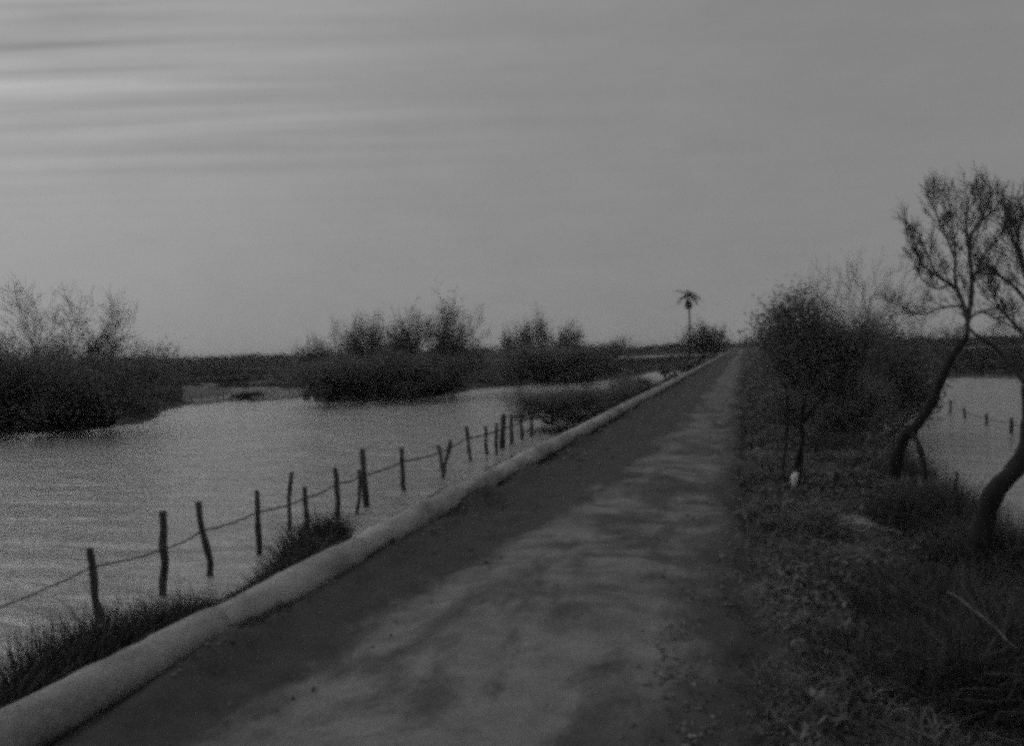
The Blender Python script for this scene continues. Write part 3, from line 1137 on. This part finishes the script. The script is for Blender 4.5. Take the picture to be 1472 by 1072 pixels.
# pale leaning stalk and dark fallen branch
def rod(name, pa, pb, ra, rb, mat, label, cat, bend=0.03, seed=1):
    rng = random.Random(seed)
    a = Acc()
    n = 9
    d = pb - pa
    pts = [d * (i / n) + Vector((rng.uniform(-bend, bend) * .3, rng.uniform(-bend, bend) * .3, bend * 4 * (i / n) * (1 - i / n))) for i in range(n + 1)]
    a.tube(pts, [ra + (rb - ra) * i / n for i in range(n + 1)], 6)
    o = link(name, a.mesh(name), mat, None, label=label, category=cat)
    o.location = pa


rod('dry_stalk', at_y(1462, 934, 6.2), at_y(1362, 850, 7.3), .007, .004, M_STRAW, 'pale straight dry stalk leaning across the dark grass at lower right', 'stalk', .03, 2)
pa, pb = at_z(1275, 826, -0.12), at_z(1385, 800, -0.1)
rod('fallen_branch', pa, pb, .02, .012, M_BARK, 'dark fallen branch lying across the right verge below the pale mud', 'branch', .06, 3)

# pale mud patch on the verge
c = at_z(1243, 752, -0.14)
V = [(c.x, c.y, float(height(c.x, c.y)) + 0.035)]
n = 28
for k in range(n):
    w = 2 * math.pi * k / n
    r_ = 1 + 0.25 * math.sin(2 * w + 1) + 0.18 * math.sin(5 * w)
    x_, y_ = c.x + 0.34 * r_ * math.cos(w), c.y + 0.95 * r_ * math.sin(w)
    V.append((x_, y_, float(height(x_, y_)) + 0.012))
link('mud_patch', npmesh('mud_patch', V, [(0, 1 + k, 1 + (k + 1) % n) for k in range(n)], smooth=True), M_MUD, kind='structure')

# ------------------------------------------------------------------ ground cover (stuff)
rng = np.random.default_rng(42)


def scatter(n, xr, yr, dens=None, yp=0.5):
    """n candidates; density falls off with distance."""
    x = rng.uniform(xr[0], xr[1], n)
    u = rng.uniform(0, 1, n)
    y = yr[0] * (yr[1] / yr[0]) ** u
    if dens is not None:
        k = rng.uniform(0, 1, n) < dens(x, y)
        x, y = x[k], y[k]
    return x, y


# right verge: short weedy grass with bare gaps
x, y = scatter(240000, (-0.3, 4.6), (2.6, 90), lambda x, y: (0.15 + 0.85 * sst(0.42, 0.6, fbm(x * 2.3, y * 1.6, 90))) * sst(-0.3, 0.5, x + 0.5 * (fbm(y * 0.9, x * 0, 2) - 0.5)))
k = ((x - c.x) / 0.38) ** 2 + ((y - c.y) / 1.0) ** 2 > rng.uniform(0.6, 1.3, len(x))
x, y = x[k], y[k]
z = height(x, y) - 0.01
cl = sst(0.4, 0.7, fbm(x * 1.1, y * 0.8, 92))
tall = sst(1.5, 2.6, x)
h = (0.05 + 0.16 * cl + 0.24 * tall) * rng.uniform(0.4, 1.3, len(x))
wd = (0.005 + 0.0011 * y) * rng.uniform(0.6, 1.4, len(x))
V, T = blades(np.stack([x, y, z], 1), h, wd, rng.uniform(0.5, 2.2, len(x)), rng)
link('verge_grass', npmesh('verge_grass', V, T), M_GRASS, kind='stuff', label='short weedy grass covering the right verge')
# dead leaves and small clods on the verge and road edges
x, y = scatter(45000, (-0.6, 3.2), (2.6, 60), lambda x, y: sst(0.45, 0.62, fbm(x * 2.9 + 7, y * 2.1, 95)) * sst(-0.6, 0.2, x + 0.6 * (fbm(y * 1.1, x * 0, 6) - 0.5)))
z = height(x, y) + rng.uniform(0.01, 0.06, len(x))
V, Qs = flakes(np.stack([x, y, z], 1), (0.008 + 0.0014 * y) * rng.uniform(0.5, 1.8, len(x)), rng, 0.45)
link('leaf_litter', npmesh('leaf_litter', V, Q=Qs), M_LITTER, kind='stuff', label='dead leaves littering the right verge')
# clods and small stones on the track and its edges
def pebbles(P, size):
    n = len(P)
    base = np.array([(1, 0, 0), (0, 1, 0), (-1, 0, 0), (0, -1, 0), (0, 0, 0.8), (0, 0, -0.8)], float)
    Vv = P[:, None, :] + base[None] * size[:, None, None] * rng.uniform(0.55, 1.35, (n, 6, 3))
    fs = np.array([(0, 1, 4), (1, 2, 4), (2, 3, 4), (3, 0, 4), (1, 0, 5), (2, 1, 5), (3, 2, 5), (0, 3, 5)])
    return Vv.reshape(-1, 3), (fs[None] + (np.arange(n) * 6)[:, None, None]).reshape(-1, 3)


x, y = scatter(14000, (-3.8, 0.9), (3.2, 45), lambda x, y: 0.07 + 0.9 * np.maximum(sst(-0.9, -0.1, x), sst(-3.1, -3.6, x)) * sst(0.42, 0.62, fbm(x * 1.7, y * 1.3, 140)))
V, T = pebbles(np.stack([x, y, height(x, y) + 0.035 * (x < -0.1) + 0.01], 1), (0.004 + 0.0010 * y) * rng.uniform(0.5, 1.8, len(x)) ** 1.6)
link('gravel', npmesh('gravel', V, T, smooth=False), island_mat('clod', 0.06, 0.24), kind='stuff', label='small stones and clods strewn on the track and its right edge')
# broad leaved weeds and matted dead grass
x, y = scatter(26000, (0.0, 3.0), (2.7, 40), lambda x, y: sst(0.50, 0.62, fbm(x * 1.9 + 3, y * 1.3, 150)) * sst(0.0, 0.5, x))
z = height(x, y) + rng.uniform(0.0, 0.09, len(x))
V, Qs = flakes(np.stack([x, y, z], 1), (0.020 + 0.0022 * y) * rng.uniform(0.5, 1.7, len(x)), rng, 0.7)
link('verge_weeds', npmesh('verge_weeds', V, Q=Qs), island_mat('weed_leaf', 0.06, 0.21), kind='stuff', label='broad leaved weeds matted over the right verge')
# bleached tufts on the worn right edge of the track
P_ = np.concatenate([rng.normal(size=(m_, 3)) * np.array([sx_ * 1.3, sy_ * 1.3, 0.012]) + np.array([cx_, cy_, 0.05]) for m_, cx_, cy_, sx_, sy_ in
                     ((160, -0.62, 8.0, .10, .16), (90, -0.55, 6.9, .08, .2), (110, -0.42, 6.1, .09, .25), (90, 0.35, 6.4, .12, .2), (120, 0.35, 7.7, .12, .3), (120, 0.1, 12.6, .12, .5), (70, -0.4, 5.0, .06, .2))])
P_[:, 2] += height(P_[:, 0], P_[:, 1])
V, Qs = flakes(P_, 0.019 * rng.uniform(0.5, 1.8, len(P_)), rng, 0.6)
link('bleached_grass', npmesh('bleached_grass', V, Q=Qs), island_mat('bleached', 0.12, 0.28), kind='stuff', label='bleached grass tufts along the ragged right edge of the track')
# thin reeds at the edge of the right-hand flood
x, y = scatter(420, (2.3, 4.4), (9.5, 22))
z = height(x, y) - 0.05
V, T = blades(np.stack([x, y, z], 1), rng.uniform(0.45, 1.05, len(x)), np.full(len(x), 0.018), rng.uniform(0.0, 0.35, len(x)), rng)
link('shore_reeds', npmesh('shore_reeds', V, T), M_TUFT, kind='stuff', label='thin dark reeds in front of the right-hand water')
# left bank grass
x, y = scatter(110000, (-6.4, -4.15), (3, 120), lambda x, y: np.where(y < 8, 0.08, 0.05) + 0.8 * sst(0.5, 0.62, fbm(x * 1.1, y * 0.7, 97)))
z = height(x, y) - 0.02
h = (0.10 + 0.07 * (y < 9.5) + 0.28 * sst(0.45, 0.7, fbm(x * 0.8, y * 0.4, 98))) * np.where((y > 9.5) & (y < 28), 0.4, 1.0) * rng.uniform(0.4, 1.3, len(x))
V, T = blades(np.stack([x, y, z], 1), h, (0.007 + 0.001 * y) * rng.uniform(.6, 1.4, len(x)), rng.uniform(.2, 1.1, len(x)), rng)
link('bank_grass', npmesh('bank_grass', V, T), M_TUFT, kind='stuff', label='rough grass on the bank between the pipe and the flood')
# sparse grass along the road side of the pipe
x, y = scatter(16000, (-3.9, -3.2), (3, 80), lambda x, y: sst(0.5, 0.62, fbm(x * 2, y * 0.9, 99)) * sst(-3.2, -3.8, x))
z = height(x, y) + 0.0
V, T = blades(np.stack([x, y, z], 1), 0.07 * rng.uniform(.4, 1.4, len(x)), (0.006 + 0.001 * y) * rng.uniform(.6, 1.4, len(x)), rng.uniform(.4, 1.5, len(x)), rng)
link('edge_grass', npmesh('edge_grass', V, T), M_GRASS, kind='stuff', label='thin grass creeping along the foot of the pipe')


AP0, AP1 = [math.atan2(at_z(q, 560, WZ).x, at_z(q, 560, WZ).y) for q in (262, 440)]
# marsh cover far out
def marsh(n, ang0, ang1, d0, d1, hmul, wmul, seed, zmax=None):
    a_ = rng.uniform(ang0, ang1, n)
    d_ = d0 * (d1 / d0) ** rng.uniform(0, 1, n)
    x, y = np.sin(a_) * d_, np.cos(a_) * d_
    z = height(x, y)
    k = ~((a_ > AP0) & (a_ < AP1) & (d_ < 104)) & (z > WZ + 0.10) & ((x < -6.5) | (x > 4.8) | (y > 700))
    x, y, z, d_ = x[k], y[k], z[k], d_[k]
    c = fbm(x * 0.09, y * 0.09, seed)
    hh = (0.25 + 0.9 * sst(0.45, 0.75, c)) * hmul * rng.uniform(.4, 1.2, len(x))
    return blades(np.stack([x, y, z - 0.03], 1), hh, wmul * d_ * rng.uniform(.5, 1.5, len(x)), rng.uniform(.3, 1.2, len(x)), rng)


V, T = marsh(230000, rad(-52), rad(24), 34, 520, 0.7, 0.0017, 120)
link('marsh_grass', npmesh('marsh_grass', V, T), M_LEAF2, kind='stuff', label='dark marsh vegetation covering the far shore')
# tufted reeds in the shallows between the left shrubs and the middle clump
a0, a1 = [math.atan2(at_z(q, 560, WZ).x, at_z(q, 560, WZ).y) for q in (232, 445)]
nn = 30000
ang = rng.uniform(a0, a1, nn)
dd = rng.uniform(61, 103, nn)
x, y = np.sin(ang) * dd, np.cos(ang) * dd
k = fbm(x * 0.22, y * 0.1, 130) > 0.44
kx = fbm(x * 0.3, y * 0.16, 131) > 0.66
xd, yd = x[kx], y[kx]
k &= ~kx
x, y = x[k], y[k]
V, T = blades(np.stack([x, y, np.full(len(x), WZ - 0.05)], 1), 0.34 * rng.uniform(.4, 1.3, len(x)), np.full(len(x), 0.09), rng.uniform(.3, 1.1, len(x)), rng)
link('reeds', npmesh('reeds', V, T), M_REED, kind='stuff', label='tufted reeds in the shallows left of the middle clump')

V, T = blades(np.stack([xd, yd, np.full(len(xd), WZ - 0.05)], 1), 0.6 * rng.uniform(.4, 1.3, len(xd)), np.full(len(xd), 0.12), rng.uniform(.3, 1.1, len(xd)), rng)
link('marsh_tufts', npmesh('marsh_tufts', V, T), M_LEAF2, kind='stuff', label='dark tufts standing among the pale reeds')

# far wooded skyline
nc = 900
ang = rng.uniform(rad(-55), rad(30), nc)
dd = rng.uniform(430, 720, nc)
hc = rng.uniform(2.0, 4.2, nc) * (0.75 + 0.5 * vnoise(ang * 30, ang * 0, 77))
per = 110
i = np.repeat(np.arange(nc), per)
g3 = rng.normal(size=(nc * per, 3)) * np.array([0.42, 0.42, 0.26])
wdt = rng.uniform(3, 9, nc)[i]
P = np.stack([np.sin(ang[i]) * dd[i] + g3[:, 0] * wdt, np.cos(ang[i]) * dd[i] + g3[:, 1] * wdt, -0.3 + hc[i] * (0.45 + g3[:, 2])], 1)
P = P[(P[:, 2] > -0.4) & (P[:, 2] < 4.6)]
V, Qs = flakes(P, rng.uniform(0.25, 0.75, len(P)), rng, 0.8)
link('far_woodland', npmesh('far_woodland', V, Q=Qs), M_LEAF2, kind='stuff', label='low wooded skyline along the horizon')

# ------------------------------------------------------------------ thin evening haze
V = [(x_, y_, z_) for z_ in (-2.6, 16.0) for x_, y_ in ((-3600, -20), (3600, -20), (3600, 4700), (-3600, 4700))]
hz = bpy.data.materials.new('haze')
hz.use_nodes = True
hn = hz.node_tree.nodes
hn.remove(hn['Principled BSDF'])
pv = hn.new('ShaderNodeVolumePrincipled')
pv.inputs['Color'].default_value = (0.95, 0.95, 0.95, 1)
pv.inputs['Density'].default_value = 0.00022
hz.node_tree.links.new(pv.outputs[0], hn['Material Output'].inputs['Volume'])
link('haze', npmesh('haze', V, Q=[(3, 2, 1, 0), (4, 5, 6, 7), (0, 1, 5, 4), (1, 2, 6, 5), (2, 3, 7, 6), (3, 0, 4, 7)]), hz, kind='stuff', label='thin evening haze over the flooded plain')

# ------------------------------------------------------------------ families of like things
for o in S.objects:
    if o.parent is not None or 'category' not in o.keys():
        continue
    k = o.name.split('.')[0]
    if k == 'bush':
        o['group'] = ('shrubs and bushes of the thicket right of the track' if o.location.x > -1 else
                      'bushes on the bank along the pipe' if o.location.x > -14 and o.location.y < 140 and abs(o.location.x / o.location.y) < 0.25 else
                      'shrubs and bushes across the left flood' if o.location.y < 140 else 'trees and bushes by the palm')
    elif k == 'grass_tuft':
        o['group'] = 'grass tufts on the right verge' if o.location.x > 0 else 'grass tufts between the pipe and the flood'
    elif k == 'leaning_tree':
        o['group'] = 'leaning trees on the right verge'
    elif k == 'fence':
        o['group'] = 'post and wire fences standing in the flood'
    elif k == 'dead_stem':
        o['group'] = 'dead stems in the grass by the right-hand water'
